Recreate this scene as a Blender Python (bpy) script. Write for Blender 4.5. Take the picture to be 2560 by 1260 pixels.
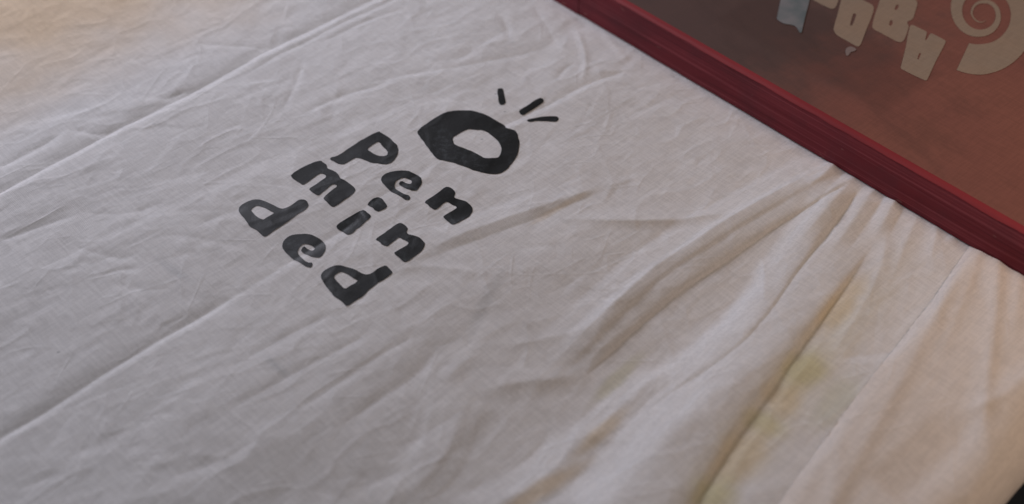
import bpy, math, random
import numpy as np
from mathutils import Vector
from mathutils.geometry import delaunay_2d_cdt

for o in list(bpy.data.objects):
    bpy.data.objects.remove(o)
scene = bpy.context.scene
col = scene.collection
R = math.radians

# ------------------------------------------------------------------ camera
PITCH, FPX, DIST = R(43), 3350.0, 0.75            # focal length in pixels of a 2560 wide picture
cam = bpy.data.cameras.new('camera')
cam.sensor_width = 36.0
cam.lens = FPX / 2560 * 36.0
cam.clip_start, cam.clip_end = 0.02, 50
cam.dof.use_dof = True
cam.dof.focus_distance = 0.775
cam.dof.aperture_fstop = 4.2
cam_o = bpy.data.objects.new('camera', cam)
col.objects.link(cam_o)
cam_o.location = (0, -DIST * math.cos(PITCH), DIST * math.sin(PITCH))
cam_o.rotation_euler = (math.pi / 2 - PITCH, 0, 0)
scene.camera = cam_o

# ------------------------------------------------------------------ light
world = bpy.data.worlds.new('World')
scene.world = world
world.use_nodes = True
world.node_tree.nodes['Background'].inputs[0].default_value = (1.0, 0.95, 0.91, 1)
world.node_tree.nodes['Background'].inputs[1].default_value = 0.108

def area(name, loc, target, sx, sy, power, colour):
    l = bpy.data.lights.new(name, 'AREA')
    l.shape = 'RECTANGLE'; l.size, l.size_y = sx, sy
    l.energy = power; l.color = colour
    o = bpy.data.objects.new(name, l); col.objects.link(o)
    o.location = loc
    o.rotation_euler = (Vector(target) - Vector(loc)).to_track_quat('-Z', 'Y').to_euler()
    return o
area('window_light', (-0.84, 0.92, 0.58), (-0.2, 0.06, 0), 0.42, 0.42, 11.4, (0.865, 0.872, 1.0))
lamp = area('room_lamp', (0.66, -0.36, 0.62), (0.42, -0.02, 0), 0.20, 0.20, 0.45, (1.0, 0.71, 0.50))
lamp.data.spread = R(75)                            # a shaded lamp

scene.view_settings.view_transform = 'Standard'
scene.view_settings.look = 'None'
scene.view_settings.exposure = 0.34
scene.view_settings.gamma = 1.0
scene.view_settings.use_curve_mapping = False

# ------------------------------------------------------------------ helpers
CAM = np.array([0, -DIST * math.cos(PITCH), DIST * math.sin(PITCH)])
FW = np.array([0, math.cos(PITCH), -math.sin(PITCH)])
RT = np.array([1.0, 0, 0])
UP = np.array([0, math.sin(PITCH), math.cos(PITCH)])

def at(x, y, z=0.0):
    """photo pixel -> point of the horizontal plane at height z"""
    r = FW + RT * (x - 1280) / FPX + UP * (630 - y) / FPX
    return CAM + r * ((z - CAM[2]) / r[2])

def at2(pts, z=0.0, ox=0.0, oy=0.0, s=1.0):
    return np.array([at(ox + x / s, oy + y / s, z)[:2] for x, y in pts])

def chaikin(p, n=1):
    p = np.asarray(p, float)
    for _ in range(n):
        q = np.roll(p, -1, axis=0)
        p = np.stack([p * .8 + q * .2, p * .2 + q * .8], 1).reshape(-1, 2)
    return p

def inside(poly, P):
    x, y = P[:, 0], P[:, 1]
    c = np.zeros(len(P), bool)
    a = np.asarray(poly); b = np.roll(a, -1, axis=0)
    for (x0, y0), (x1, y1) in zip(a, b):
        k = (y0 > y) != (y1 > y)
        if y0 != y1:
            c ^= k & (x < (x1 - x0) * (y - y0) / (y1 - y0) + x0)
    return c

def seg_dist(P, a, b):
    ab = b - a
    t = np.clip(((P - a) @ ab) / (ab @ ab), 0, 1)
    return np.hypot(*(P - a - t[:, None] * ab).T)

def mesh_object(name, verts, faces, mat, parent=None, smooth=True):
    me = bpy.data.meshes.new(name)
    me.from_pydata([tuple(v) for v in verts], [], [tuple(f) for f in faces])
    me.update()
    if smooth:
        me.polygons.foreach_set('use_smooth', [True] * len(me.polygons))
    me.materials.append(mat)
    o = bpy.data.objects.new(name, me); col.objects.link(o)
    if parent: o.parent = parent
    return o

def tag(o, label=None, cat=None, group=None, kind=None):
    for k, v in (('label', label), ('category', cat), ('group', group), ('kind', kind)):
        if v: o[k] = v
    return o

# ------------------------------------------------------------------ materials
class N:
    def __init__(s, name):
        s.m = bpy.data.materials.new(name); s.m.use_nodes = True
        s.t = s.m.node_tree
        s.b = s.t.nodes['Principled BSDF']
        s.tc = s.t.nodes.new('ShaderNodeTexCoord').outputs['Object']
    def new(s, typ, **kw):
        n = s.t.nodes.new(typ)
        for k, v in kw.items(): setattr(n, k, v)
        return n
    def link(s, a, b): s.t.links.new(a, b)
    def mapping(s, loc=(0,0,0), rot=0.0, scale=(1,1,1)):
        m = s.new('ShaderNodeMapping')              # turn first, stretch after
        m.inputs['Location'].default_value = loc
        m.inputs['Rotation'].default_value = (0, 0, rot)
        s.link(s.tc, m.inputs['Vector'])
        k = s.new('ShaderNodeVectorMath', operation='MULTIPLY')
        s.link(m.outputs[0], k.inputs[0]); k.inputs[1].default_value = scale
        return k.outputs[0]
    def noise(s, scale, vec=None, detail=3, rough=.5, dist=0.0):
        n = s.new('ShaderNodeTexNoise')
        n.inputs['Scale'].default_value = scale
        n.inputs['Detail'].default_value = detail
        n.inputs['Roughness'].default_value = rough
        n.inputs['Distortion'].default_value = dist
        s.link(vec if vec is not None else s.tc, n.inputs['Vector'])
        return n.outputs['Fac']
    def ramp(s, fac, stops):
        r = s.new('ShaderNodeValToRGB')
        e = r.color_ramp.elements
        while len(e) < len(stops): e.new(.5)
        for i, (p, c) in enumerate(stops):
            e[i].position = p
            e[i].color = (c, c, c, 1) if not hasattr(c, '__len__') else (*c, 1)
        s.link(fac, r.inputs[0])
        return r.outputs[0]
    def mix(s, fac, a, b, mode='MIX'):
        m = s.new('ShaderNodeMix', data_type='RGBA', blend_type=mode)
        for sock, v in ((m.inputs[0], fac), (m.inputs[6], a), (m.inputs[7], b)):
            if hasattr(v, 'is_output'): s.link(v, sock)
            elif hasattr(v, '__len__'): sock.default_value = (*v, 1)
            else: sock.default_value = v
        return m.outputs[2]
    def math(s, op, a, b=0.0):
        m = s.new('ShaderNodeMath', operation=op)
        for sock, v in ((m.inputs[0], a), (m.inputs[1], b)):
            if hasattr(v, 'is_output'): s.link(v, sock)
            else: sock.default_value = v
        return m.outputs[0]
    def blob(s, centre, size, rot=0.0, soft=1.0, wob=0.35, nscale=25):
        """soft-edged stain: 1 at the centre, 0 outside an ellipse with a noisy rim"""
        c, sn = math.cos(-rot), math.sin(-rot)
        sc = (1 / size[0], 1 / size[1])
        lx = -(c * centre[0] - sn * centre[1]); ly = -(sn * centre[0] + c * centre[1])
        m1 = s.mapping(rot=-rot)
        v = s.new('ShaderNodeVectorMath', operation='ADD'); s.link(m1, v.inputs[0]); v.inputs[1].default_value = (lx, ly, 0)
        w = s.new('ShaderNodeVectorMath', operation='MULTIPLY'); s.link(v.outputs[0], w.inputs[0]); w.inputs[1].default_value = (sc[0], sc[1], 0)
        l = s.new('ShaderNodeVectorMath', operation='LENGTH'); s.link(w.outputs[0], l.inputs[0])
        d = s.math('ADD', l.outputs['Value'], s.math('MULTIPLY', s.math('SUBTRACT', s.noise(nscale, detail=2), .5), wob * 2))
        mr = s.new('ShaderNodeMapRange', interpolation_type='SMOOTHSTEP')
        s.link(d, mr.inputs[0])
        mr.inputs[1].default_value = 1.0; mr.inputs[2].default_value = 1.0 - soft
        return mr.outputs[0]
    def bump(s, h, strength, dist, prev=None):
        b = s.new('ShaderNodeBump')
        b.inputs['Strength'].default_value = strength
        b.inputs['Distance'].default_value = dist
        s.link(h, b.inputs['Height'])
        if prev: s.link(prev, b.inputs['Normal'])
        return b.outputs[0]
    def set(s, **kw):
        for k, v in kw.items():
            i = s.b.inputs[k.replace('_', ' ')]
            if hasattr(v, 'is_output'): s.link(v, i)
            elif hasattr(v, '__len__') and len(v) == 3: i.default_value = (*v, 1)
            else: i.default_value = v
        return s.m

def px(x, y): return at(x, y)[:2]

def cotton(name, base, stains_and_light=True):
    n = N(name)
    big = n.noise(9, detail=4, rough=.6)
    c = n.mix(n.ramp(big, [(.35, 0.0), (.7, 1.0)]), base, tuple(b * k for b, k in zip(base, (.93, .925, .92))))
    fine = n.noise(70, detail=3)
    c = n.mix(n.math('MULTIPLY', n.ramp(fine, [(.45, 0.), (.75, 1.)]), .35), c, tuple(b * k for b, k in zip(base, (.9, .89, .885))))
    if stains_and_light:
        def stain_or_light(c, xy, size, rot, colr, amt, **k):
            return n.mix(n.math('MULTIPLY', n.blob(px(*xy), size, R(rot), **k), amt), c, colr)
        # warm bounce light on the far corner, painted into the cloth as tan
        c = stain_or_light(c, (-60, -90), (.38, .235), 36, (.66, .50, .345), .9, soft=.62, wob=.3, nscale=12)
        # ochre and leaf-green tints in the pleat, tan along the folds
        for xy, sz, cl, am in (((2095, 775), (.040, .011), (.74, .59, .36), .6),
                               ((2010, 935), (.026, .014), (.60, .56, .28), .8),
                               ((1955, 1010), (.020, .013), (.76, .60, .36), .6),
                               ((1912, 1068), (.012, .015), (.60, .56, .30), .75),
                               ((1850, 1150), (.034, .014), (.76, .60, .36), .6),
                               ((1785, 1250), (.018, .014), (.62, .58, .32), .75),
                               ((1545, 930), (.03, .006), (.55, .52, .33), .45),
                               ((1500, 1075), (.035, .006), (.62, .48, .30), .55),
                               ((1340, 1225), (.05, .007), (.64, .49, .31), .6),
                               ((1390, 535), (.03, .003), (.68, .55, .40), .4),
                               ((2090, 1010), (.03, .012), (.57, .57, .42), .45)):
            c = stain_or_light(c, xy, sz, 50 if xy[0] > 1400 else 38, cl, am, soft=.8, wob=.3, nscale=60)
        c = stain_or_light(c, (1985, 980), (.15, .021), 52, (.69, .62, .46), .42, soft=.8, wob=.25, nscale=30)
        # bluish grey smears of thinned ink
        for xy, sz, ro, am in (((690, 925), (.016, .004), -45, .35), ((440, 690), (.02, .004), -40, .25),
                               ((1215, 760), (.035, .006), 70, .25)):
            c = stain_or_light(c, xy, sz, ro, (.42, .44, .46), am, soft=.9, wob=.3, nscale=80)
        for xy in ((1239, 245), (1262, 290), (1205, 360), (150, 892)):
            c = stain_or_light(c, xy, (.0012, .0009), 0, (.2, .2, .2), .5, soft=.6, wob=.4, nscale=900)
    v1 = n.mapping(rot=R(-45), scale=(1, 1, 1))
    wr = n.noise(60, n.mapping(rot=R(-45), scale=(.45, 1.2, 1)), detail=4, rough=.6, dist=.6)
    nb = n.bump(wr, .13, .004)
    # hair-fine broken creases
    for sc, rt, st, msk in ((38, -42, (.22, 1, 1), 23), (52, -12, (.25, 1, 1), 31), (46, -78, (.25, 1, 1), 27), (44, -130, (.25, 1, 1), 19)):
        r0 = n.noise(sc, n.mapping(rot=R(rt), scale=st), detail=1.5, dist=.0)
        ln = n.ramp(n.math('ABSOLUTE', n.math('SUBTRACT', r0, .5)), [(0.0, 1.0), (.035, 0.0)])
        ln = n.math('MULTIPLY', ln, n.ramp(n.noise(msk, detail=1), [(.48, 0.), (.62, 1.)]))
        nb = n.bump(ln, .22, .0006, nb)
    wv = n.new('ShaderNodeTexWave', wave_type='BANDS', bands_direction='X'); wv.inputs['Scale'].default_value = 420
    n.link(v1, wv.inputs['Vector']); wv.inputs['Distortion'].default_value = 1.2
    wv2 = n.new('ShaderNodeTexWave', wave_type='BANDS', bands_direction='Y'); wv2.inputs['Scale'].default_value = 420
    n.link(v1, wv2.inputs['Vector']); wv2.inputs['Distortion'].default_value = 1.2
    weave = n.math('ADD', wv.outputs['Fac'], wv2.outputs['Fac'])
    nb = n.bump(n.math('ADD', weave, n.math('MULTIPLY', n.noise(1400, detail=2), 1.5)), .4, .0004, nb)
    # threads of slightly different tone
    th = n.noise(900, n.mapping(rot=R(-45), scale=(.08, 1, 1)), detail=1)
    th2 = n.noise(900, n.mapping(rot=R(-45), scale=(1, .08, 1)), detail=1)
    c = n.mix(n.math('MULTIPLY', n.ramp(n.math('MULTIPLY', n.math('ADD', th, th2), .5), [(.40, 0.), (.60, 1.)]), .52), c, (.78, .78, .78), 'MULTIPLY')
    sl = n.noise(1500, detail=2, rough=.7)
    c = n.mix(n.math('MULTIPLY', n.ramp(sl, [(.35, 0.), (.65, 1.)]), .42), c, (.80, .80, .80), 'MULTIPLY')
    lint = n.noise(330, n.mapping(rot=R(-20), scale=(.35, 1, 1)), detail=1)
    c = n.mix(n.math('MULTIPLY', n.ramp(lint, [(.70, 0.), (.78, 1.)]), .35), c, (1.12, 1.12, 1.12), 'MULTIPLY')
    return n.set(Base_Color=c, Roughness=1.0, Normal=nb, Specular_IOR_Level=.08)

M = {}
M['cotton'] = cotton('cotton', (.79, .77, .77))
M['flap'] = cotton('warm_lit_hem_cotton', (.79, .72, .67), stains_and_light=False)  # part of the lamp's warm light is put into the hem's colour

n = N('black_textile_ink')
worn = n.noise(260, detail=4, rough=.7)
patch = n.noise(38, detail=2)
dry = n.math('MULTIPLY', n.ramp(worn, [(.48, 0.), (.68, 1.)]), n.ramp(patch, [(.47, 0.), (.66, 1.)]))
c = n.mix(dry, (.007, .0075, .008), (.045, .052, .058))
c = n.mix(n.math('MULTIPLY', n.ramp(n.noise(900, detail=2), [(.62, 0.), (.75, 1.)]), .2), c, (.12, .12, .12))
rg = n.ramp(n.noise(30, detail=3), [(.35, .42), (.65, .56)])
weave = n.noise(1300, detail=2)
M['ink'] = n.set(Base_Color=c, Roughness=rg, Specular_IOR_Level=.36, Normal=n.bump(weave, .16, .0006))

n = N('red_stained_wood')
gr = n.noise(10, n.mapping(scale=(.35, 11, 11)), detail=5, rough=.65, dist=.4)
fi = n.noise(16, n.mapping(scale=(.25, 40, 40)), detail=3, rough=.6)
c = n.ramp(gr, [(.30, (.145, .016, .024)), (.5, (.19, .024, .034)), (.62, (.22, .032, .043)), (.8, (.27, .05, .06))])
c = n.mix(n.math('MULTIPLY', n.ramp(fi, [(.52, 0.), (.64, 1.)]), .6), c, (.33, .075, .09))
c = n.mix(n.math('MULTIPLY', n.ramp(fi, [(.30, 1.), (.42, 0.)]), .6), c, (.045, .008, .012))
c = n.mix(n.math('MULTIPLY', n.ramp(n.noise(18), [(.5, 0.), (.75, 1.)]), .35), c, (.06, .018, .024))
chip = n.math('MULTIPLY', n.ramp(n.noise(150, n.mapping(scale=(.5, 1, 1)), detail=3), [(.68, 0.), (.72, 1.)]), .55)
c = n.mix(chip, c, (.30, .13, .12))
c = n.mix(n.math('MULTIPLY', n.ramp(n.noise(45, detail=4), [(.5, 0.), (.7, 1.)]), .3), c, (.10, .03, .04))
M['red'] = n.set(Base_Color=c, Roughness=.75, Specular_IOR_Level=.25, Normal=n.bump(fi, .2, .001, n.bump(gr, .12, .002)))

def screen_mat(name, base, alt, weave_amt=.3):
    n = N(name)
    c = n.mix(n.ramp(n.noise(14, detail=4, rough=.6), [(.35, 0.), (.7, 1.)]), base, alt)
    th = n.noise(1000, n.mapping(scale=(.08, 1, 1)), detail=1)
    th2 = n.noise(1000, n.mapping(scale=(1, .08, 1)), detail=1)
    c = n.mix(n.math('MULTIPLY', n.ramp(n.math('MULTIPLY', n.math('ADD', th, th2), .5), [(.4, 0.), (.6, 1.)]), weave_amt), c, tuple(b * .6 for b in base))
    return n, c
# the screen's own coordinates (metres, x along the front rail, y away from it) are set up further down
n, c = screen_mat('maroon_emulsion', (.235, .092, .068), (.205, .078, .062))
def rect(n, x0, x1, y0, y1, soft):
    sp = n.new('ShaderNodeSeparateXYZ'); n.link(n.tc, sp.inputs[0])
    jit = n.math('MULTIPLY', n.math('SUBTRACT', n.noise(60, detail=3), .5), soft * 1.6)
    def edge(v, a, b):
        m = n.new('ShaderNodeMapRange', interpolation_type='SMOOTHSTEP')
        n.link(n.math('ADD', v, jit), m.inputs[0]); m.inputs[1].default_value = a; m.inputs[2].default_value = b
        return m.outputs[0]
    f = n.math('MULTIPLY', edge(sp.outputs[0], x0 - soft, x0 + soft), edge(sp.outputs[0], x1 + soft, x1 - soft))
    return n.math('MULTIPLY', f, n.math('MULTIPLY', edge(sp.outputs[1], y0 - soft, y0 + soft), edge(sp.outputs[1], y1 + soft, y1 - soft)))
# old ink that stayed in the mesh on the left half
ghost = n.math('MULTIPLY', rect(n, -.2, .215, -.1, .13, .05), .72)
c = n.mix(ghost, c, (.060, .052, .050))
ghost2 = n.math('MULTIPLY', rect(n, .13, .262, .030, .088, .005), .28)
c = n.mix(ghost2, c, (.05, .026, .022))
smear = n.noise(26, n.mapping(rot=R(20), scale=(.6, 1.6, 1)), detail=4, rough=.65)
c = n.mix(n.math('MULTIPLY', n.ramp(smear, [(.5, 0.), (.72, 1.)]), .3), c, (.045, .028, .025))
M['emulsion'] = n.set(Base_Color=c, Roughness=.62, Specular_IOR_Level=.25, Normal=n.bump(n.noise(1200, detail=1), .15, .0004))

n, c = screen_mat('bare_screen_mesh', (.30, .215, .155), (.27, .213, .165), .25)
M['mesh'] = n.set(Base_Color=c, Roughness=.7, Specular_IOR_Level=.3, Normal=n.bump(n.noise(1200, detail=1), .15, .0004))

n = N('bright_edge_red')
c = n.ramp(n.noise(14, n.mapping(scale=(.5, 8, 8)), detail=4), [(.3, (.19, .016, .022)), (.7, (.31, .034, .040))])
M['edge_red'] = n.set(Base_Color=c, Roughness=.65, Specular_IOR_Level=.3, Normal=n.bump(n.noise(60, detail=3), .2, .001))
n = N('blue_grey_tape')
t1 = n.noise(55, detail=3, dist=.5)
c = n.ramp(t1, [(.35, (.11, .135, .14)), (.5, (.155, .165, .172)), (.65, (.195, .19, .197))])
M['tape'] = n.set(Base_Color=c, Roughness=.7, Normal=n.bump(t1, .06, .001))
n = N('dried_white_ink')
M['fleck'] = n.set(Base_Color=(.20, .15, .14), Roughness=.8)
n = N('table_wood')
M['table'] = n.set(Base_Color=n.ramp(n.noise(8, n.mapping(scale=(1, 8, 1))), [(.3, (.30, .19, .09)), (.7, (.42, .28, .14))]), Roughness=.6)
n = N('dark_floor')
M['floor'] = n.set(Base_Color=n.ramp(n.noise(30, detail=4), [(.3, (.012, .012, .013)), (.7, (.022, .022, .024))]), Roughness=.7)

# ------------------------------------------------------------------ the cloth's surface
STEP = 0.0008
mm = .001
X0, X1, Y0, Y1 = -0.43, 0.45, -0.235, 0.36
gx = np.arange(X0, X1 + STEP / 2, STEP)
gy = np.arange(Y0, Y1 + STEP / 2, STEP)
GX, GY = np.meshgrid(gx, gy)                       # [row = y, column = x]
HT = np.zeros_like(GX)

def fbm(scale, octaves, seed, stretch=(1, 1), rot=0.0):
    """value noise on the grid, smooth, range about -1..1"""
    r = np.random.default_rng(seed)
    out = np.zeros_like(GX); amp, tot = 1.0, 0.0
    c, s = math.cos(rot), math.sin(rot)
    u = (GX * c + GY * s) / stretch[0]; v = (-GX * s + GY * c) / stretch[1]
    for k in range(octaves):
        sc = scale / 2 ** k
        a, b = u / sc, v / sc
        ia, ib = np.floor(a).astype(int), np.floor(b).astype(int)
        fa, fb = a - ia, b - ib
        fa = fa ** 3 * (fa * (fa * 6 - 15) + 10); fb = fb ** 3 * (fb * (fb * 6 - 15) + 10)
        T = r.uniform(-1, 1, (256, 256))
        g = lambda i, j: T[i % 256, j % 256]
        out += amp * ((g(ia, ib) * (1 - fa) + g(ia + 1, ib) * fa) * (1 - fb) + (g(ia, ib + 1) * (1 - fa) + g(ia + 1, ib + 1) * fa) * fb)
        tot += amp; amp *= .5
    return out / tot

def crease(pts, a, wl, wr, taper=(.25, .25), sharp=1.0, rnd=.0006, world=False, roll=None):
    """a ridge (a > 0) or valley (a < 0) along pts. wl / wr: reach on the left / right of the direction of
    travel. a, wl, wr may be lists, one value for each point. All in metres (pts in photo pixels unless world)."""
    P = np.asarray(pts, float) if world else at2(pts)
    k = len(P)
    A = np.full(k, a) if np.isscalar(a) else np.asarray(a, float)
    WL = np.full(k, wl) if np.isscalar(wl) else np.asarray(wl, float)
    WR = np.full(k, wr) if np.isscalar(wr) else np.asarray(wr, float)
    # resample with a smooth curve
    seg = np.hypot(*np.diff(P, axis=0).T); S = np.concatenate([[0], np.cumsum(seg)]); L = S[-1]
    m = max(8, int(L / .006))
    ss = np.linspace(0, L, m)
    Q = np.stack([np.interp(ss, S, P[:, 0]), np.interp(ss, S, P[:, 1])], 1)
    for _ in range(2):
        Q[1:-1] = Q[1:-1] * .5 + (Q[:-2] + Q[2:]) * .25
    A, WL, WR = np.interp(ss, S, A), np.interp(ss, S, WL), np.interp(ss, S, WR)
    t = ss / L
    if np.abs(A).max() < 1.7 * mm and not world and not roll: A, WL, WR, sharp = A * (.95 if np.abs(A).max() > 1.3 * mm else .74), WL * 1.15, WR * 1.05, 2.0
    sm = lambda q: q * q * (3 - 2 * q)
    if taper[0]: A = A * sm(np.clip(t / taper[0], 0, 1))
    if taper[1]: A = A * sm(np.clip((1 - t) / taper[1], 0, 1))
    mg = max(WL.max(), WR.max()) + .002 + (roll or 0)
    i0, i1 = np.searchsorted(gx, [Q[:, 0].min() - mg, Q[:, 0].max() + mg])
    j0, j1 = np.searchsorted(gy, [Q[:, 1].min() - mg, Q[:, 1].max() + mg])
    if i1 <= i0 or j1 <= j0: return
    x, y = GX[j0:j1, i0:i1], GY[j0:j1, i0:i1]
    best = np.full(x.shape, 1e9); sd = np.zeros(x.shape); aa = np.zeros(x.shape); l_ = np.ones(x.shape); r_ = np.ones(x.shape)
    for q in range(m - 1):
        ax, ay = Q[q]; bx, by = Q[q + 1] - Q[q]; l2 = bx * bx + by * by
        ii0, ii1 = np.searchsorted(x[0], [min(ax, ax + bx) - mg, max(ax, ax + bx) + mg])
        jj0, jj1 = np.searchsorted(y[:, 0], [min(ay, ay + by) - mg, max(ay, ay + by) + mg])
        if ii1 <= ii0 or jj1 <= jj0: continue
        sl = np.s_[jj0:jj1, ii0:ii1]
        dx, dy = x[sl] - ax, y[sl] - ay
        tt = np.clip((dx * bx + dy * by) / l2, 0, 1)
        ex, ey = dx - tt * bx, dy - tt * by
        d = np.hypot(ex, ey)
        w = d < best[sl]
        side = np.sign(bx * dy - by * dx)           # + : left of travel
        best[sl] = np.where(w, d, best[sl])
        sd[sl] = np.where(w, d * side, sd[sl])
        for arr, V in ((aa, A), (l_, WL), (r_, WR)):
            arr[sl] = np.where(w, V[q] + (V[q + 1] - V[q]) * tt, arr[sl])
    wd = np.where(sd > 0, l_, r_)
    rr = np.sqrt(best ** 2 + rnd ** 2) - rnd         # slightly rounded crest
    tq = np.clip(1 - rr / np.maximum(wd, 1e-5), 0, 1)
    prof = tq ** sharp
    prof = np.where(tq < .3, prof * (tq / .3) ** .5, prof)   # soft foot
    if roll:                                         # a rolled edge: sheer on the line, round on top, long back
        up = roll
        t1 = np.clip(best / up, 0, 1); t2 = np.clip((best - up) / np.maximum(r_, 1e-5), 0, 1)
        prof = np.where(best < up, np.sqrt(1 - (1 - t1) ** 2), 1 - t2 * t2 * (3 - 2 * t2))
        prof = np.where(sd > 0, np.clip(1 - best / .0012, 0, 1) * 0, prof)
    HT[j0:j1, i0:i1] += aa * prof

# broad unevenness
HT += .9 * mm * fbm(.11, 2, 1) + .18 * mm * fbm(.03, 3, 2, (1.8, 1), R(45))
rz = 1 - np.abs(fbm(.035, 3, 5, (2.0, 1), R(42)))
HT += .30 * mm * (rz ** 9)
rz = 1 - np.abs(fbm(.05, 2, 9, (1.0, 1.5), R(10)))
HT += .25 * mm * (rz ** 12)

def facets(spacing, amp, seed, stretch=1.8, rot=R(45)):
    """flat triangular facets meeting in crisp edges, as crumpled cotton has"""
    r = np.random.default_rng(seed)
    c, s_ = math.cos(rot), math.sin(rot)
    n_ = int(1.9 * (X1 - X0) * (Y1 - Y0) * 2.2 / (spacing * spacing * stretch))
    L = .62
    uv = np.stack([r.uniform(-L, L, n_), r.uniform(-L, L, n_)], 1)
    k = np.round(uv / (spacing * .55) / np.array([stretch, 1])).astype(int)
    _, first = np.unique(k, axis=0, return_index=True)
    uv = uv[first]
    tri = np.array(delaunay_2d_cdt([Vector((a / stretch, b)) for a, b in uv], [], [], 0, 1e-6)[2])
    P_ = np.stack([uv[:, 0] * c - uv[:, 1] * s_, uv[:, 0] * s_ + uv[:, 1] * c], 1)
    h = r.normal(0, amp, len(P_))
    out = np.zeros_like(GX)
    for t in tri:
        A_, B_, C_ = P_[t]
        i0, i1 = np.searchsorted(gx, [P_[t, 0].min() - STEP, P_[t, 0].max() + STEP])
        j0, j1 = np.searchsorted(gy, [P_[t, 1].min() - STEP, P_[t, 1].max() + STEP])
        if i1 <= i0 or j1 <= j0: continue
        x, y = GX[j0:j1, i0:i1], GY[j0:j1, i0:i1]
        den = (B_[1] - C_[1]) * (A_[0] - C_[0]) + (C_[0] - B_[0]) * (A_[1] - C_[1])
        if abs(den) < 1e-12: continue
        w0 = ((B_[1] - C_[1]) * (x - C_[0]) + (C_[0] - B_[0]) * (y - C_[1])) / den
        w1 = ((C_[1] - A_[1]) * (x - C_[0]) + (A_[0] - C_[0]) * (y - C_[1])) / den
        m_ = (w0 >= -1e-6) & (w1 >= -1e-6) & (w0 + w1 <= 1 + 1e-6)
        out[j0:j1, i0:i1][m_] = (w0 * h[t[0]] + w1 * h[t[1]] + (1 - w0 - w1) * h[t[2]])[m_]
    return out
HT += facets(.030, .30 * mm, 31) + facets(.014, .15 * mm, 32, 1.5, R(40)) + facets(.020, .17 * mm, 33, 2.2, R(-20)) + facets(.007, .055 * mm, 34, 1.6, R(45)) + facets(.010, .06 * mm, 36, 2.4, R(15))
HT += facets(.045, .28 * mm, 35, 3.0, R(47))

# crumple: many short soft creases, most of them along the ironed folds
rng = np.random.default_rng(11)
for i in range(900):
    c = np.array([rng.uniform(-.42, .36), rng.uniform(-.22, .36)])
    ang = R(45) + rng.normal(0, .35) if rng.random() < .6 else rng.uniform(0, math.pi)
    L = rng.uniform(.008, .045) if i % 3 else rng.uniform(.03, .075)
    d = np.array([math.cos(ang), math.sin(ang)]); nrm = np.array([-d[1], d[0]])
    k = rng.normal(0, .05)
    pts = [c + d * L * t + nrm * L * (k * (t * t * 4 - 1) + rng.normal(0, .012)) for t in np.linspace(-.5, .5, 5)]
    w1, w2 = rng.uniform(.0016, .0045), rng.uniform(.004, .012)
    if rng.random() < .5: w1, w2 = w2, w1
    crease(pts, rng.choice([-1, 1]) * rng.uniform(.08, .34) * mm * (min(w1, w2) / .004) ** .5, w1, w2, (.45, .45), world=True, rnd=.0002)

# ironed fold lines (valleys: the far side falls, the near side rises)
crease([(-90, 540), (0, 492), (140, 415), (290, 335), (430, 268), (560, 195), (690, 122), (780, 80), (860, 40), (960, -5), (1060, -60)],
       [-1.5 * mm] * 5 + [-1.4 * mm] * 3 + [-1.2 * mm] * 3, .011, .0065, (0, 0), rnd=.00015)
crease([(560, 225), (690, 150), (790, 100), (860, 60), (960, 20), (1060, -30)], -.8 * mm, .004, .005, (.3, 0), rnd=.00015)
crease([(800, 118), (880, 75), (950, 45), (1040, 25)], -.6 * mm, .004, .004, rnd=.0002)
crease([(-80, 1155), (0, 1107), (110, 1043), (250, 952), (400, 860), (520, 790), (640, 720), (720, 672)],
       -1.45 * mm, .010, .0055, (0, .35), rnd=.00015)
crease([(620, 730), (710, 675), (800, 620), (860, 585), (920, 540)], -.9 * mm, .008, .006, rnd=.00015)
crease([(860, 575), (930, 515), (1000, 475), (1060, 440), (1100, 405)], -.7 * mm, .006, .006, rnd=.0002)
crease([(1230, 340), (1290, 310), (1400, 258), (1460, 222), (1540, 195), (1590, 180)], -1.2 * mm, .008, .006, (.15, .2), rnd=.00015)
crease([(1440, 75), (1465, 150), (1462, 200), (1452, 225)], .9 * mm, .004, .004)
crease([(-40, 440), (30, 420), (70, 390), (130, 365), (170, 330)], -1.0 * mm, .006, .006)
crease([(-20, 620), (40, 600), (110, 570), (200, 545)], -.9 * mm, .005, .005)
# loose creases that can be picked out
crease([(735, 305), (800, 270), (870, 238), (950, 222), (1000, 200)], -1.0 * mm, .006, .0055, rnd=.0006)
crease([(850, 228), (1000, 197), (1130, 180), (1300, 142), (1400, 118)], -.8 * mm, .007, .006, rnd=.0006)
crease([(760, 150), (745, 205), (720, 260), (695, 300)], -.6 * mm, .004, .004, rnd=.0006)
crease([(470, 118), (560, 122), (650, 128), (690, 128)], -.7 * mm, .006, .005)
crease([(395, 260), (430, 255), (470, 235)], -.8 * mm, .004, .004)
crease([(160, 330), (270, 350), (310, 320)], -.8 * mm, .005, .005)
crease([(180, 70), (220, 72), (290, 55)], .9 * mm, .008, .008)
crease([(220, 20), (260, 40), (300, 55)], .9 * mm, .008, .008)
crease([(190, 535), (280, 550), (370, 535), (440, 500)], -.6 * mm, .006, .006)
crease([(180, 625), (260, 650), (330, 665), (350, 640)], -.7 * mm, .006, .005)
crease([(250, 705), (300, 685), (355, 685)], -.7 * mm, .004, .004)
crease([(270, 712), (340, 735), (400, 740), (430, 730)], -.5 * mm, .005, .005)
crease([(360, 610), (450, 600), (560, 620), (640, 640)], -.45 * mm, .006, .006)
crease([(470, 585), (560, 550), (620, 530)], -.7 * mm, .008, .006)
crease([(1235, 30), (1265, 60), (1275, 115)], -.8 * mm, .005, .005)
crease([(1330, 20), (1370, 80), (1400, 130)], -.7 * mm, .006, .006)
crease([(1200, 10), (1130, 40), (1050, 60)], -.5 * mm, .006, .006)
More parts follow.
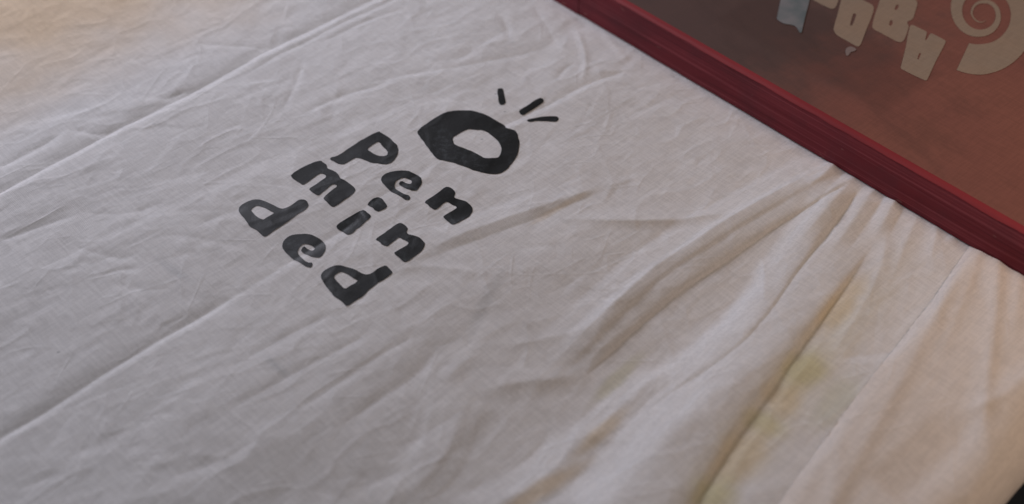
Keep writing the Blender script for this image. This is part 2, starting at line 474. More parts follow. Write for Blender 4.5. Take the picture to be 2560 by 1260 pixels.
crease([(1090, 165), (1150, 158), (1200, 120), (1280, 70)], -.6 * mm, .006, .005)
crease([(1470, 190), (1540, 188), (1600, 182)], .6 * mm, .006, .004)
crease([(1390, 210), (1410, 180), (1440, 165)], -.9 * mm, .004, .004)
crease([(1500, 80), (1550, 140), (1570, 170)], .7 * mm, .006, .006)
crease([(1540, 310), (1640, 270), (1730, 240)], -.4 * mm, .006, .006)
# lower left
crease([(560, 945), (680, 868), (760, 830), (850, 785)], -.8 * mm, .005, .006)
crease([(540, 1060), (640, 1000), (760, 930), (860, 880), (960, 820)], -.8 * mm, .006, .006)
crease([(700, 1060), (800, 1000), (900, 930), (1000, 865), (1090, 830)], -.9 * mm, .007, .006)
crease([(830, 1080), (900, 1040), (960, 990), (1040, 945), (1090, 880), (1110, 850)], -1.0 * mm, .007, .006)
crease([(420, 1205), (520, 1180), (600, 1140), (660, 1100)], -.8 * mm, .008, .006)
crease([(480, 1145), (560, 1160), (590, 1130)], .7 * mm, .006, .006)
crease([(150, 1170), (230, 1130), (330, 1080), (420, 1010)], -.6 * mm, .007, .007)
crease([(40, 1240), (110, 1210), (170, 1190)], -.6 * mm, .005, .005)
crease([(980, 1130), (1100, 1060), (1180, 1010)], -.8 * mm, .010, .008)
crease([(850, 1230), (960, 1190), (1040, 1160)], -.7 * mm, .008, .008)
# flat pleats: short steep side towards the near right
crease([(1500, 478), (1430, 505), (1300, 545), (1180, 588), (1060, 640), (990, 690)],
       [1.0 * mm, 1.6 * mm, 2.0 * mm, 1.8 * mm, 1.2 * mm, .8 * mm], [.003, .0045, .0075, .0075, .006, .005], [.014] * 6, (.1, .3), rnd=.0004)
crease([(1235, 700), (1110, 678), (1030, 675), (960, 700)], .8 * mm, .006, .008)
crease([(1850, 545), (1700, 558), (1560, 565), (1470, 562), (1385, 555)], [1.5 * mm] * 3 + [1.3 * mm, 1 * mm], .0062, .016, (.25, .3), rnd=.0004)
# the ground of the folds sinks towards the roll
crease([(2050, 560), (1880, 720), (1700, 860), (1520, 1000), (1330, 1180), (1150, 1350)], [-3.0 * mm, -5.5 * mm, -7.5 * mm, -8.5 * mm, -8.5 * mm, -8.5 * mm], .034, [.05, .075, .09, .10, .105, .11], (.2, 0), sharp=1.1, rnd=.008)
# diagonal run of folds down from the gathered cloth
crease([(2150, 395), (2040, 440), (1900, 520), (1820, 562), (1640, 672), (1540, 762), (1450, 840), (1360, 925), (1290, 990)],
       [.8 * mm, 2.2 * mm, 3.4 * mm, 3.6 * mm, 3.5 * mm, 3.4 * mm, 3.2 * mm, 2.6 * mm, 1.6 * mm], [.012, .010, .009, .009, .008, .008, .010, .010, .010], [.018] * 9, (.1, .3), rnd=.0004)
crease([(2150, 452), (2075, 500), (1960, 562), (1890, 602), (1790, 665), (1700, 724), (1600, 803), (1520, 878), (1445, 945)],
       [1.6 * mm, 2.4 * mm, 2.8 * mm, 3.0 * mm, 3.0 * mm, 3.0 * mm, 2.8 * mm, 2.5 * mm, 2.0 * mm], .004, .014, (.1, .12), roll=.011)
crease([(1470, 915), (1400, 940), (1330, 948), (1250, 958), (1195, 978)], [1.4 * mm, 1.5 * mm, 1.4 * mm, 1.3 * mm, 1.0 * mm], .010, .014, (.3, .25), rnd=.001)
crease([(1215, 960), (1175, 985), (1150, 1035), (1130, 1100), (1085, 1175), (1010, 1225), (900, 1275)],
       [1.0 * mm, 1.5 * mm, 1.9 * mm, 1.8 * mm, 1.7 * mm, 1.5 * mm, 1.2 * mm], .011, .018, (.25, .2), rnd=.001)
crease([(2150, 475), (2110, 535), (2050, 618), (1980, 702), (1930, 780), (1870, 855), (1780, 925), (1660, 990), (1560, 1062)],
       [1.6 * mm, 2.4 * mm, 2.6 * mm, 2.4 * mm, 2.2 * mm, 1.8 * mm, 1.5 * mm, 1.3 * mm, 1.0 * mm], .004, .012, (.1, .2), roll=.011)
crease([(1690, 905), (1600, 960), (1530, 1030), (1470, 1095), (1445, 1125)], 1.8 * mm, .009, .012, (.25, .2), rnd=.0006)
crease([(1455, 1010), (1446, 1070), (1430, 1120), (1360, 1190), (1260, 1245), (1150, 1290)], [1.0 * mm, 1.8 * mm, 2.6 * mm, 3.0 * mm, 3.0 * mm, 2.5 * mm], .012, .014, (.2, .1), rnd=.0010)
crease([(1905, 640), (1912, 700), (1905, 770)], 1.2 * mm, .006, .006)
crease([(1330, 660), (1420, 700), (1500, 720), (1570, 740)], .5 * mm, .006, .006)
crease([(1240, 870), (1330, 850), (1420, 835), (1500, 820)], .8 * mm, .007, .008)
crease([(1200, 880), (1150, 915), (1110, 960)], .8 * mm, .008, .008)
# the big roll and the deep pleat behind it
crease([(2190, 610), (2150, 668), (2115, 715), (2040, 815), (1940, 955), (1845, 1085), (1735, 1262), (1670, 1360)],
       [1.6 * mm, 2.6 * mm, 3.6 * mm, 4.4 * mm, 4.9 * mm, 5.0 * mm, 5.0 * mm, 5.0 * mm], .004,
       [.015, .018, .022, .026, .030, .032, .034, .034], (.12, 0), roll=.021)
crease([(2160, 655), (2115, 720), (2040, 820), (1942, 960), (1847, 1090), (1737, 1267), (1680, 1350)], -1.2 * mm, .006, .001, (.2, 0), rnd=.0004)
crease([(2090, 800), (2010, 930), (1930, 1040), (1850, 1160), (1790, 1262)], .6 * mm, .007, .005, (.3, .2), rnd=.0006)
crease([(2180, 790), (2110, 890), (2040, 990)], .5 * mm, .006, .004, (.3, .3), rnd=.0006)
# gathers held by the front rail
for pts, a, w1, w2 in (([(2095, 410), (2060, 455), (2000, 500)], 3.0, .008, .006),
                       ([(2150, 440), (2105, 490), (2040, 570), (1960, 660)], 4.0, .008, .007),
                       ([(2195, 468), (2160, 520), (2100, 610), (2050, 680)], 4.0, .007, .007),
                       ([(2245, 498), (2215, 550), (2180, 620)], 4.0, .006, .006),
                       ([(2300, 528), (2270, 600), (2230, 700), (2180, 790)], 2.0, .007, .008),
                       ([(2215, 590), (2210, 640), (2185, 720), (2140, 800), (2080, 900), (2000, 1010)], 2.4, .007, .007),
                       ([(2345, 560), (2330, 620), (2320, 690)], 2.6, .006, .007),
                       ([(2390, 585), (2350, 650), (2310, 710)], 1.4, .008, .010)):
    crease(pts, a * .5 * mm, w1, w2, (.12, .45), rnd=.0008)

# ------------------------------------------------------------------ screen geometry (needed to press the cloth flat)
ZB = .0035                                          # underside of the frame
fa, fb = at(1385, 0, ZB), at(2560, 697, ZB)
FU = (fb - fa) / np.linalg.norm(fb - fa); FU[2] = 0
FV = np.array([-FU[1], FU[0], 0.0])
r_ = FW + RT * (2052 - 1280) / FPX + UP * (630 - 291) / FPX
FT = (CAM + r_ * (((fa - CAM) @ FV) / (r_ @ FV)))[2]  # top of the frame
RAILW = .036
joint = at(1437, 28, ZB + .004)
u_joint = (joint - fa) @ FU
FORG = fa + FU * (u_joint - RAILW)                  # outer near-left corner
FLEN, FDEP = .62, .46

# folded-over hem on the near right: its outline, and the relief of the upper layer
EA = at(2290, 1262)[:2]                             # the cloth turns down over the table's edge here
EU = np.array([math.cos(R(46)), math.sin(R(46))])   # along the edge
EN = np.array([EU[1], -EU[0]])                      # outwards
HEM = at2([(2500, 505), (2425, 619), (2330, 757), (2232, 882), (2160, 975), (2100, 1052), (2030, 1148), (1950, 1262), (1890, 1345)])
hpoly = np.vstack([HEM, [EA + EU * -.13 + EN * .052], [EA + EU * .26 + EN * .052], [at2([(2800, 640)])[0]]])
keep = HT
HT = np.zeros_like(GX)
crease([(2490, 640), (2485, 760), (2470, 900), (2452, 1040), (2450, 1120), (2445, 1200)], 1.5 * mm, .006, .010, (.1, .2), rnd=.0008)
crease([(2620, 915), (2560, 960), (2500, 1015), (2440, 1045), (2370, 1052)], 1.6 * mm, .009, .010, (.1, .35), rnd=.0008)
crease([(2440, 1060), (2380, 1140), (2310, 1200), (2230, 1275)], -2.6 * mm, .016, .016, (.3, .1), rnd=.004)
crease([(2440, 600), (2385, 700), (2310, 850), (2240, 985), (2180, 1090), (2085, 1262), (2040, 1340)], 1.5 * mm, .007, .016, (.25, 0), rnd=.0015)
crease([(2400, 640), (2340, 790), (2330, 900)], .7 * mm, .006, .006)
crease([(2100, 1100), (2085, 1200), (2060, 1300)], .8 * mm, .008, .006)
crease([(2450, 630), (2420, 720), (2370, 850), (2330, 960)], 1.0 * mm, .004, .008, (.15, .5))
crease([(2545, 690), (2535, 800), (2520, 900)], .9 * mm, .004, .007, (.15, .5))
crease([(2330, 690), (2290, 860), (2180, 1020)], -.8 * mm, .012, .012, (.3, .3), rnd=.002)
crease([(2520, 1080), (2460, 1160), (2390, 1275)], 1.6 * mm, .012, .014, (.3, .1), rnd=.004)
crease([(2410, 655), (2450, 740), (2470, 840)], -.5 * mm, .006, .008)
HEMZ = 1.15 * HT + .4 * mm * fbm(.05, 3, 21) + facets(.035, .25 * mm, 41, 2.2, R(55)) + facets(.015, .06 * mm, 42, 1.6, R(80)) + .0062
HT = keep
HEMD = np.full(GX.shape, 1.0)
for a_, b_ in zip(HEM[:-1], HEM[1:]):
    HEMD = np.minimum(HEMD, seg_dist(np.stack([GX.ravel(), GY.ravel()], 1), a_, b_).reshape(GX.shape))
INHEM = inside(hpoly, np.stack([GX.ravel(), GY.ravel()], 1)).reshape(GX.shape)

# press: nothing higher than the frame's underside below the rail, soft ruffles right in front of it
BASE = .0030
Z = BASE + HT
dv = (GX - FORG[0]) * FV[0] + (GY - FORG[1]) * FV[1]
du = (GX - FORG[0]) * FU[0] + (GY - FORG[1]) * FU[1]
under = np.clip((dv + .0015) / .003, 0, 1) * (du > -.002)
Z = Z * (1 - under) + np.minimum(Z, ZB - .0004) * under
near = np.clip(1 + dv / .004, 0, 1) * (dv < .004) * (du > -.002)
Z = Z * (1 - near) + np.maximum(Z, ZB - .0004) * near
kk = np.clip((HEMD - .002) / .008, 0, 1) * INHEM
Z = Z * (1 - kk) + np.minimum(Z, .0022 + .2 * (Z - .003)) * kk
lo = -.0100
Z = np.where(Z < lo + .001, lo + .001 * np.exp((Z - lo - .001) / .001), Z)

kk = np.clip(HEMD / .008, 0, 1); kk = 1 - (1 - kk) ** 2
HEMZ = np.maximum((Z + .0002) * (1 - kk) + HEMZ * kk, Z + .0002)
HEMZ = HEMZ * (1 - under) + np.minimum(HEMZ, ZB - .0002) * under

def z_at(P, G=None):
    G = Z if G is None else G
    a = np.clip((P[:, 0] - X0) / STEP, 0, len(gx) - 1.001); b = np.clip((P[:, 1] - Y0) / STEP, 0, len(gy) - 1.001)
    i, j = a.astype(int), b.astype(int); s, t = a - i, b - j
    return (G[j, i] * (1 - s) + G[j, i + 1] * s) * (1 - t) + (G[j + 1, i] * (1 - s) + G[j + 1, i + 1] * s) * t

# where the cloth turns down over the table's near-right edge
ER = .020
CURL = R(140)
def bend(P):
    """P: n x 3 points of the flat cloth -> draped over the edge"""
    d = (P[:, :2] - EA) @ EN
    th = np.clip(d / ER, 0, CURL)
    h = P[:, 2]
    rest = np.clip(d - ER * CURL, 0, None)
    nd = np.where(d <= 0, d, (ER + h) * np.sin(th) + rest * math.cos(CURL))
    nz = np.where(d <= 0, h, (ER + h) * np.cos(th) - ER - rest * math.sin(CURL))
    Q = P.copy()
    Q[:, :2] += (nd - d)[:, None] * EN
    Q[:, 2] = nz
    return Q

# ------------------------------------------------------------------ table and floor
TH = .022
tl = .95
c0 = EA + EN * (ER * .1)
tv = []
for z in (0.0, -TH):
    for a, b in ((-.75, 0), (tl, 0), (tl, -.95), (-.75, -.95)):
        p = c0 + EU * a + EN * b
        tv.append((p[0], p[1], z - .0112))
table = mesh_object('table_top', tv, [(0, 1, 2, 3), (7, 6, 5, 4), (0, 4, 5, 1), (1, 5, 6, 2), (2, 6, 7, 3), (3, 7, 4, 0)], M['table'], smooth=False)
bv = table.modifiers.new('bevel', 'BEVEL'); bv.width = .008; bv.segments = 3
tag(table, kind='structure')
floor = mesh_object('floor', [(-4, -4, -.75), (4, -4, -.75), (4, 4, -.75), (-4, 4, -.75)], [(0, 1, 2, 3)], M['floor'], smooth=False)
tag(floor, kind='structure')

# ------------------------------------------------------------------ cloth mesh
ny, nx = GX.shape
P = bend(np.stack([GX.ravel(), GY.ravel(), Z.ravel()], 1))
idx = np.arange(nx * ny).reshape(ny, nx)
q = np.stack([idx[:-1, :-1], idx[:-1, 1:], idx[1:, 1:], idx[1:, :-1]], -1).reshape(-1, 4)
q = q[((np.stack([GX.ravel(), GY.ravel()], 1)[q[:, 0]] - EA) @ EN) < .056]
used = np.zeros(len(P), bool); used[q.ravel()] = True
remap = np.cumsum(used) - 1; P = P[used]; q = remap[q]
me = bpy.data.meshes.new('cotton_cloth')
me.vertices.add(len(P)); me.vertices.foreach_set('co', P.ravel())
me.loops.add(q.size); me.loops.foreach_set('vertex_index', q.ravel().astype(np.int32))
me.polygons.add(len(q))
me.polygons.foreach_set('loop_start', np.arange(0, q.size, 4, dtype=np.int32))
me.polygons.foreach_set('use_smooth', np.ones(len(q), bool))
me.update(calc_edges=True)
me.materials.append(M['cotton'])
cloth = bpy.data.objects.new('cotton_cloth', me); col.objects.link(cloth)
tag(cloth, 'wrinkled off-white cotton cloth printed with black letters, spread over the table', 'cloth')

def sheet(name, outer, holes, mat, parent, off, spacing=STEP, drape=True, zflat=0.0, label=None, grid=None, thick=0.0):
    """a thin flat shape following the cloth (or lying at zflat)"""
    loops = [np.asarray(outer)] + [np.asarray(h) for h in holes]
    verts, edges = [], []
    for L in loops:
        # subdivide long sides
        pts = []
        for a, b in zip(L, np.roll(L, -1, axis=0)):
            k = max(1, int(np.hypot(*(b - a)) / (spacing * 1.5)))
            pts += [a + (b - a) * t / k for t in range(k)]
        s = len(verts); m = len(pts)
        verts += [Vector((p[0], p[1])) for p in pts]
        edges += [(s + i, s + (i + 1) % m) for i in range(m)]
    lo_, hi_ = loops[0].min(0), loops[0].max(0)
    if drape:
        xs = X0 + STEP * np.arange(math.floor((lo_[0] - X0) / STEP), math.ceil((hi_[0] - X0) / STEP) + 1, max(1, round(spacing / STEP)))
        ys = Y0 + STEP * np.arange(math.floor((lo_[1] - Y0) / STEP), math.ceil((hi_[1] - Y0) / STEP) + 1, max(1, round(spacing / STEP)))
        A, B = np.meshgrid(xs, ys); C = np.stack([A.ravel(), B.ravel()], 1)
        k = inside(loops[0], C)
        for h in loops[1:]: k &= ~inside(h, C)
        C = C[k]
        if len(C):
            dm = np.full(len(C), 1.0)
            V = np.array([tuple(v) for v in verts])
            for i, j in edges: dm = np.minimum(dm, seg_dist(C, V[i], V[j])) if len(C) * len(edges) < 4e7 else dm
            verts += [Vector(p) for p in C[dm > STEP * .35]]
    v, e, f, *_ = delaunay_2d_cdt(verts, edges, [], 0, 1e-7)
    V = np.array([tuple(p) for p in v]); F = np.array(f)
    cen = V[F].mean(1)
    k = inside(loops[0], cen)
    for h in loops[1:]: k &= ~inside(h, cen)
    F = F[k]
    area2 = (V[F[:, 1], 0] - V[F[:, 0], 0]) * (V[F[:, 2], 1] - V[F[:, 0], 1]) - (V[F[:, 1], 1] - V[F[:, 0], 1]) * (V[F[:, 2], 0] - V[F[:, 0], 0])
    F[area2 < 0] = F[area2 < 0][:, ::-1]
    if drape:
        z = z_at(V, grid) + off
        W = bend(np.column_stack([V, z]))
    else:
        W = np.column_stack([V, np.full(len(V), zflat)])
    o = mesh_object(name, W, F.tolist(), mat, parent, smooth=drape)
    if thick:
        s = o.modifiers.new('thickness', 'SOLIDIFY'); s.thickness = thick; s.offset = 1.0
    if label: o['label'] = label
    return o


flap = sheet('folded_hem', hpoly, [], M['flap'], cloth, 0.0, spacing=.002, grid=HEMZ,
             label='warm-light-tinted folded-over hem of the cloth below the red frame')

# ------------------------------------------------------------------ the print
Z1 = dict(ox=560, oy=200, s=4.2); Z2 = dict(ox=1000, oy=200, s=4.2)
Z3 = dict(ox=560, oy=480, s=4.2); Z4 = dict(ox=820, oy=420, s=4.5)
jr = np.random.default_rng(77)
def P1(p, zz):
    q_ = chaikin(at2(p, BASE, **zz)); out = []
    for a_, b_ in zip(q_, np.roll(q_, -1, axis=0)):
        k_ = max(1, int(np.hypot(*(b_ - a_)) / .0011))
        out += [a_ + (b_ - a_) * t / k_ for t in range(k_)]
    out = np.array(out)
    w_ = jr.normal(0, 1, out.shape)
    w_ = .6 * w_ + .4 * (np.roll(w_, 1, 0) + np.roll(w_, -1, 0))
    return out + w_ * .00013
INK = .00022
def letter(name, label, outer, holes=(), zz=Z1):
    return sheet(name, P1(outer, zz), [P1(h, zz) for h in holes], M['ink'], cloth, INK, label=label)

letter('printed_ring', 'big black printed O like a lopsided ring', [(182,550),(195,530),(260,480),(340,420),(420,375),(500,340),(580,327),(680,326),(780,340),(880,370),(960,405),(1040,450),(1105,480),(1115,510),(1160,525),(1215,545),(1240,590),(1255,660),(1250,740),(1225,810),(1190,870),(1140,930),(1090,970),(1040,990),(960,992),(870,980),(780,955),(680,918),(580,880),(480,855),(400,842),(355,805),(310,745),(260,675),(210,605),(184,575)],
       [[(557,610),(620,575),(670,545),(715,525),(780,530),(850,530),(900,545),(940,575),(990,615),(1030,650),(1055,695),(1065,740),(1055,790),(1035,822),(980,830),(890,832),(850,805),(780,770),(700,735),(620,710),(570,690),(557,660)]], Z2)
letter('printed_ray', None, [(1018,110),(1025,95),(1050,88),(1080,95),(1088,120),(1095,170),(1105,225),(1110,250),(1095,268),(1065,270),(1040,260),(1032,210),(1025,160)], zz=Z2)
letter('printed_ray', None, [(1248,340),(1260,322),(1310,295),(1370,250),(1430,210),(1465,193),(1495,197),(1512,220),(1500,245),(1440,285),(1380,325),(1320,360),(1290,370),(1262,362)], zz=Z2)
letter('printed_ray', None, [(1330,435),(1350,420),(1420,408),(1500,395),(1580,390),(1640,390),(1662,405),(1664,430),(1645,448),(1580,447),(1500,440),(1430,440),(1370,452),(1345,448)], zz=Z2)
letter('printed_letter', 'black printed letter p', [(1112,822),(1130,808),(1180,795),(1250,755),(1350,690),(1430,640),(1480,618),(1560,570),(1600,552),(1625,542),(1650,560),(1700,585),(1760,625),(1775,650),(1815,690),(1832,740),(1820,800),(1790,850),(1750,880),(1700,890),(1640,885),(1560,870),(1480,843),(1420,822),(1385,815),(1340,838),(1270,885),(1240,888),(1200,880),(1150,850),(1120,840)],
       [[(1500,728),(1560,680),(1612,652),(1640,665),(1660,695),(1700,730),(1722,765),(1715,790),(1690,802),(1640,800),(1590,785),(1540,755)]], Z1)
letter('printed_letter', 'black printed letter e below the letter p', [(600,145),(605,110),(640,75),(700,50),(780,38),(860,35),(920,45),(960,65),(1010,85),(1045,120),(1057,165),(1045,205),(1010,250),(985,267),(930,260),(870,235),(820,205),(795,185),(820,160),(845,160),(880,178),(920,192),(940,185),(945,165),(930,140),(890,125),(850,120),(800,140),(760,170),(745,200),(760,235),(800,275),(850,305),(885,315),(910,318),(930,340),(915,370),(890,372),(860,360),(800,322),(740,292),(690,255),(650,220),(615,185)], zz=Z4)
letter('printed_letter', 'black printed letter n nearest the ring', [(1088,405),(1110,375),(1180,330),(1240,280),(1300,235),(1340,215),(1380,225),(1415,255),(1433,285),(1418,325),(1430,345),(1490,358),(1550,380),(1600,415),(1625,450),(1620,490),(1595,545),(1540,585),(1470,630),(1425,650),(1390,645),(1350,610),(1310,570),(1298,550),(1330,525),(1390,495),(1430,470),(1450,450),(1445,430),(1400,415),(1360,395),(1330,390),(1300,410),(1250,455),(1205,482),(1165,465),(1140,450),(1125,425)], zz=Z4)
letter('printed_letter', 'black printed letter m', [(695,1020),(740,980),(800,935),(880,895),(960,858),(1020,845),(1045,870),(1078,890),(1085,930),(1130,945),(1180,975),(1210,1010),(1220,1045),(1270,1065),(1330,1105),(1375,1145),(1380,1170),(1361,1205),(1277,1268),(1205,1325),(1158,1348),(1130,1344),(1092,1310),(1052,1274),(1045,1254),(1090,1205),(1150,1160),(1190,1135),(1188,1112),(1150,1106),(1090,1150),(1005,1222),(975,1225),(920,1190),(890,1157),(960,1110),(1040,1055),(1070,1030),(1066,1000),(1025,984),(960,1020),(890,1075),(830,1112),(780,1080)], zz=Z1)
letter('printed_letter', 'black printed body of the letter i', [(90,660),(120,630),(200,585),(290,535),(350,495),(395,480),(425,490),(450,520),(480,540),(483,565),(460,590),(420,615),(400,640),(370,665),(325,690),(280,735),(240,760),(205,755),(170,720),(110,685)], zz=Z4)
letter('printed_dot', 'black printed dot of the letter i', [(442,415),(480,370),(520,340),(560,332),(600,345),(630,380),(655,410),(668,440),(640,465),(590,490),(560,497),(530,480),(505,455),(470,435)], zz=Z4)
letter('printed_letter', 'black printed letter n beside the letter i', [(537,825),(560,795),(640,740),(700,690),(750,650),(790,625),(830,628),(870,655),(902,690),(885,735),(895,760),(950,772),(1020,795),(1065,830),(1095,865),(1085,905),(1050,960),(990,1000),(920,1055),(880,1075),(850,1068),(800,1020),(755,990),(748,970),(780,950),(840,915),(890,880),(908,855),(890,840),(850,825),(820,802),(795,798),(750,835),(700,880),(660,903),(610,885),(590,860),(575,842)], zz=Z4)
letter('printed_letter', 'black printed letter d below the letter m', [(152,205),(165,165),(200,130),(250,105),(320,88),(380,90),(440,110),(500,135),(550,165),(590,185),(630,188),(680,170),(730,140),(770,110),(810,95),(850,98),(880,120),(893,150),(885,175),(850,205),(790,245),(720,290),(650,340),(600,375),(540,410),(480,450),(430,478),(405,472),(385,445),(340,412),(290,390),(265,370),(240,325),(200,280),(165,235)],
       [[(285,205),(300,180),(335,155),(375,152),(420,170),(480,208),(530,235),(500,255),(450,285),(415,310),(385,300),(340,270),(305,235)]], Z3)
letter('printed_letter', 'black printed letter e between the two letters d', [(612,575),(620,530),(650,490),(700,460),(770,445),(850,442),(910,448),(960,468),(1000,490),(1040,520),(1065,560),(1072,600),(1062,640),(1030,680),(1005,702),(960,700),(900,680),(850,650),(815,625),(808,605),(830,578),(845,572),(870,590),(905,610),(935,618),(950,605),(948,585),(925,565),(890,550),(850,545),(815,560),(785,590),(775,625),(790,665),(820,705),(860,740),(895,755),(925,752),(935,770),(920,800),(890,802),(855,790),(800,755),(740,715),(690,675),(650,635),(622,605)], zz=Z3)
letter('printed_letter', 'black printed letter d nearest the viewer', [(1018,910),(1022,875),(1050,840),(1100,808),(1150,790),(1210,783),(1270,795),(1340,808),(1390,830),(1440,860),(1490,878),(1540,868),(1580,845),(1630,805),(1680,782),(1710,785),(1735,810),(1770,855),(1740,880),(1680,920),(1600,975),(1520,1040),(1500,1065),(1430,1120),(1360,1165),(1310,1205),(1285,1208),(1260,1185),(1200,1130),(1145,1100),(1125,1060),(1080,1010),(1040,960)],
       [[(1155,910),(1170,880),(1205,855),(1240,852),(1290,872),(1350,910),(1405,938),(1370,965),(1320,995),(1285,1020),(1265,1022),(1225,985),(1180,945)]], Z3)

# ------------------------------------------------------------------ the printing screen
screen = bpy.data.objects.new('printing_screen', None); col.objects.link(screen)
screen.location = (FORG[0], FORG[1], ZB)
ANG = math.atan2(FU[1], FU[0])
screen.rotation_euler = (0, 0, ANG)
tag(screen, 'red wooden printing screen with maroon mesh, letters and a spiral, lying mesh side up', 'printing screen')
FH = FT - ZB
def to_screen(P):
    d = np.asarray(P) - FORG[:2]
    return np.stack([d @ FU[:2], d @ FV[:2]], 1)

def rail(x0, x1, y0, y1, seed):
    """a planed bar with rounded arrises, rings along its length so that the edges are not dead straight"""
    L, W = x1 - x0, y1 - y0
    long_x = L > W
    r = .0026; prof = []
    w = W if long_x else L
    for cx, cz, a0 in ((w - r, FH - r, 0), (r, FH - r, 90), (r, r * .5, 180), (w - r, r * .5, 270)):
        rr = r if cz > .01 else r * .5
        for a in (0, 22, 45, 68, 90):
            t = R(a0 + a)
            prof.append(((cx if cz > .01 else (rr if cx < w / 2 else w - rr)) + rr * math.cos(t), cz + rr * math.sin(t)))
    rg = random.Random(seed)
    l = L if long_x else W
    nst = max(2, int(l / .012)); vs, fs = [], []
    m = len(prof); wob = 0.0
    for i in range(nst + 1):
        t = l * i / nst
        wob = wob * .7 + rg.uniform(-.00012, .00012)
        for (a, b) in prof:
            o_ = wob if b < .004 else wob * .3
            vs.append((x0 + t, y0 + a + o_, b + o_ * .5) if long_x else (x0 + a + o_, y0 + t, b + o_ * .5))
    for i in range(nst):
        for j in range(m):
            k = (j + 1) % m
            f = (i * m + j, i * m + k, (i + 1) * m + k, (i + 1) * m + j)
            fs.append(f if long_x else f[::-1])
    e0 = tuple(range(m)); e1 = tuple(range(nst * m, nst * m + m))
    fs.append(e0[::-1] if long_x else e0); fs.append(e1 if long_x else e1[::-1])
    return vs, fs
G_ = .0003
for (x0, x1, y0, y1), sd in (((RAILW + G_, FLEN - RAILW - G_, 0, RAILW), 3), ((0, RAILW, -.0002, FDEP), 4),
                             ((FLEN - RAILW, FLEN, -.0001, FDEP), 5), ((RAILW + G_, FLEN - RAILW - G_, FDEP - RAILW, FDEP), 6)):
    vs, fs = rail(x0, x1, y0, y1, sd)
    o = mesh_object('rail', vs, fs, M['red'], screen)
    es = o.modifiers.new('edges', 'EDGE_SPLIT'); es.split_angle = R(50)

ZS = FH + .00035
lv, lf = [], []
rg_ = random.Random(8)
for i in range(61):
    x_ = .001 + (FLEN - .002) * i / 60
    j_ = rg_.uniform(-.0002, .0002)
    for y_, z_ in ((-.0001, FH - .0014), (.0003, FH - .0008), (.0012, FH - .0001), (.0026, FH + .0002), (.0072, FH + .0002)):
        lv.append((x_, y_ + (j_ if y_ < 0 else 0) - .00015, z_ + .0001 + (j_ if y_ < 0 else 0)))
for i in range(60):
    for j in range(4):
        a_ = i * 5 + j; lf.append((a_, a_ + 5, a_ + 6, a_ + 1))
mesh_object('bright_edge', lv, lf, M['edge_red'], screen)['label'] = 'bright red top edge of the front rail'  # brighter red strip laid along the rail's rounded top edge
def flat(name, outer, holes, mat, parent, z, label=None):
    return sheet(name, outer, holes, mat, parent, 0, spacing=.004, drape=False, zflat=z, label=label)
IN = .0042
panel = flat('mesh_panel', [(IN, IN), (FLEN - IN, IN), (FLEN - IN, FDEP - IN), (IN, FDEP - IN)], [], M['emulsion'], screen, ZS, 'maroon emulsion-coated mesh of the screen')
th = panel.modifiers.new('thickness', 'SOLIDIFY'); th.thickness = .00015; th.offset = -1
def S(p, ox, oy, s, smooth=1): 
    q_ = at2(p, FT + .0003, ox, oy, s)
    return chaikin(to_screen(q_), smooth) if smooth else to_screen(q_)
Z6 = (2060, 0, 5.728)
def stencil(name, label, outer, holes=()):
    return flat(name, S(outer, *Z6), [S(h, *Z6) for h in holes], M['mesh'], panel, ZS + .0002, label)
stencil('stencil_letter', 'pale stencil letter O, left of the letter B', [(140,400),(150,350),(190,220),(230,60),(270,-90),(300,-135),(350,-120),(450,-60),(550,0),(660,55),(700,80),(715,120),(700,190),(660,300),(600,440),(550,580),(520,650),(490,672),(460,665),(380,620),(280,565),(200,520),(160,480),(135,430)],
        [[(415,205),(435,198),(465,205),(440,280),(410,360),(385,375),(370,365),(390,290)]])
stencil('stencil_letter', 'pale stencil letter B with two small counters', [(690,370),(720,240),(800,0),(850,-190),(880,-225),(930,-205),(1100,-115),(1280,-20),(1320,5),(1337,40),(1335,70),(1310,160),(1275,270),(1240,295),(1200,310),(1190,330),(1215,380),(1190,470),(1160,550),(1130,595),(1090,610),(1030,595),(950,550),(800,470),(720,430),(690,400)],
        [[(1035,75),(1060,70),(1070,95),(1055,130),(1030,148),(1008,140),(1020,105)], [(955,290),(980,300),(985,335),(965,370),(945,375),(930,355),(940,320)]])
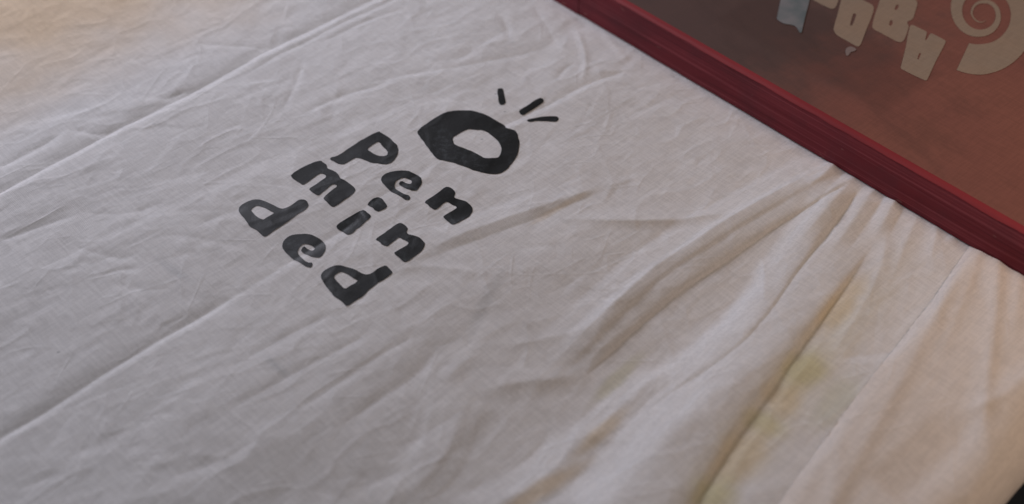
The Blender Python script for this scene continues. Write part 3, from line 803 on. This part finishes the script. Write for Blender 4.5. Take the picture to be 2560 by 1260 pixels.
stencil('stencil_letter', 'pale stencil letter A standing on its head beside the spiral', [(1230,370),(1270,360),(1350,400),(1470,455),(1470,490),(1445,575),(1465,580),(1500,520),(1515,490),(1540,480),(1640,530),(1735,580),(1745,605),(1680,730),(1600,880),(1540,1010),(1490,1120),(1465,1160),(1430,1150),(1300,1090),(1180,1030),(1105,990),(1095,970),(1130,840),(1170,680),(1200,500)],
        [[(1365,765),(1390,765),(1370,820),(1350,855),(1335,850),(1348,800)]])
stencil('stencil_letter', 'pale stencil letter cut off by the top of the picture', [(-166,0),(-250,-60),(-270,-100),(-120,-520),(-90,-540),(300,-340),(320,-300),(210,0),(180,90),(140,132),(85,128),(-50,63)])
# the spiral: a ribbon that widens outwards
key = [(70,112,6),(100,134,12),(180,166,26),(270,160,48),(362,212,72),(455,290,102),(545,385,160),(630,455,240),(720,560,330),(812,665,440),(835,690,425)]
kt = np.array(key, float)
rim_o, rim_i = [], []
for a in np.linspace(70, 835, 150):
    rad, w = np.interp(a, kt[:, 0], kt[:, 1]), np.interp(a, kt[:, 0], kt[:, 2])
    ca, sa = math.cos(R(a)), math.sin(R(a))
    rim_o.append((790 + (rad + w / 2) * ca, 190 + (rad + w / 2) * sa))
    rim_i.append((790 + (rad - w / 2) * ca, 190 + (rad - w / 2) * sa))
sp = S(rim_o + rim_i[::-1], 2320, 0, 5.73, 0)
flat('stencil_spiral', sp, [], M['mesh'], panel, ZS + .0002, 'pale spiral stencil like a snail shell')
flat('ink_fleck', S([(300,740),(320,690),(380,670),(440,690),(465,720),(430,740),(380,750),(350,800),(320,810)], *Z6), [], M['fleck'], panel, ZS + .0003, 'small whitish fleck of dried ink')

# torn tape on the screen
tp = S([(405,0),(380,120),(345,290),(325,375),(380,425),(480,480),(580,490),(690,520),(740,570),(775,640),(800,655),(820,640),(840,540),(890,330),(940,140),(975,0),(1000,-150),(1040,-300),(470,-300),(430,-150)], 1900, 0, 7.873)
org = tp.mean(0)
tape = flat('tape_strip', tp - org, [], M['tape'], None, 0.0)
tape.location = (*(FORG[:2] + org[0] * FU[:2] + org[1] * FV[:2]), ZB + ZS + .0004)
tape.rotation_euler = (0, 0, ANG)
s_ = tape.modifiers.new('thickness', 'SOLIDIFY'); s_.thickness = .0002; s_.offset = -1
tag(tape, 'torn blue-grey strip of tape stuck on the dark part of the screen', 'tape')
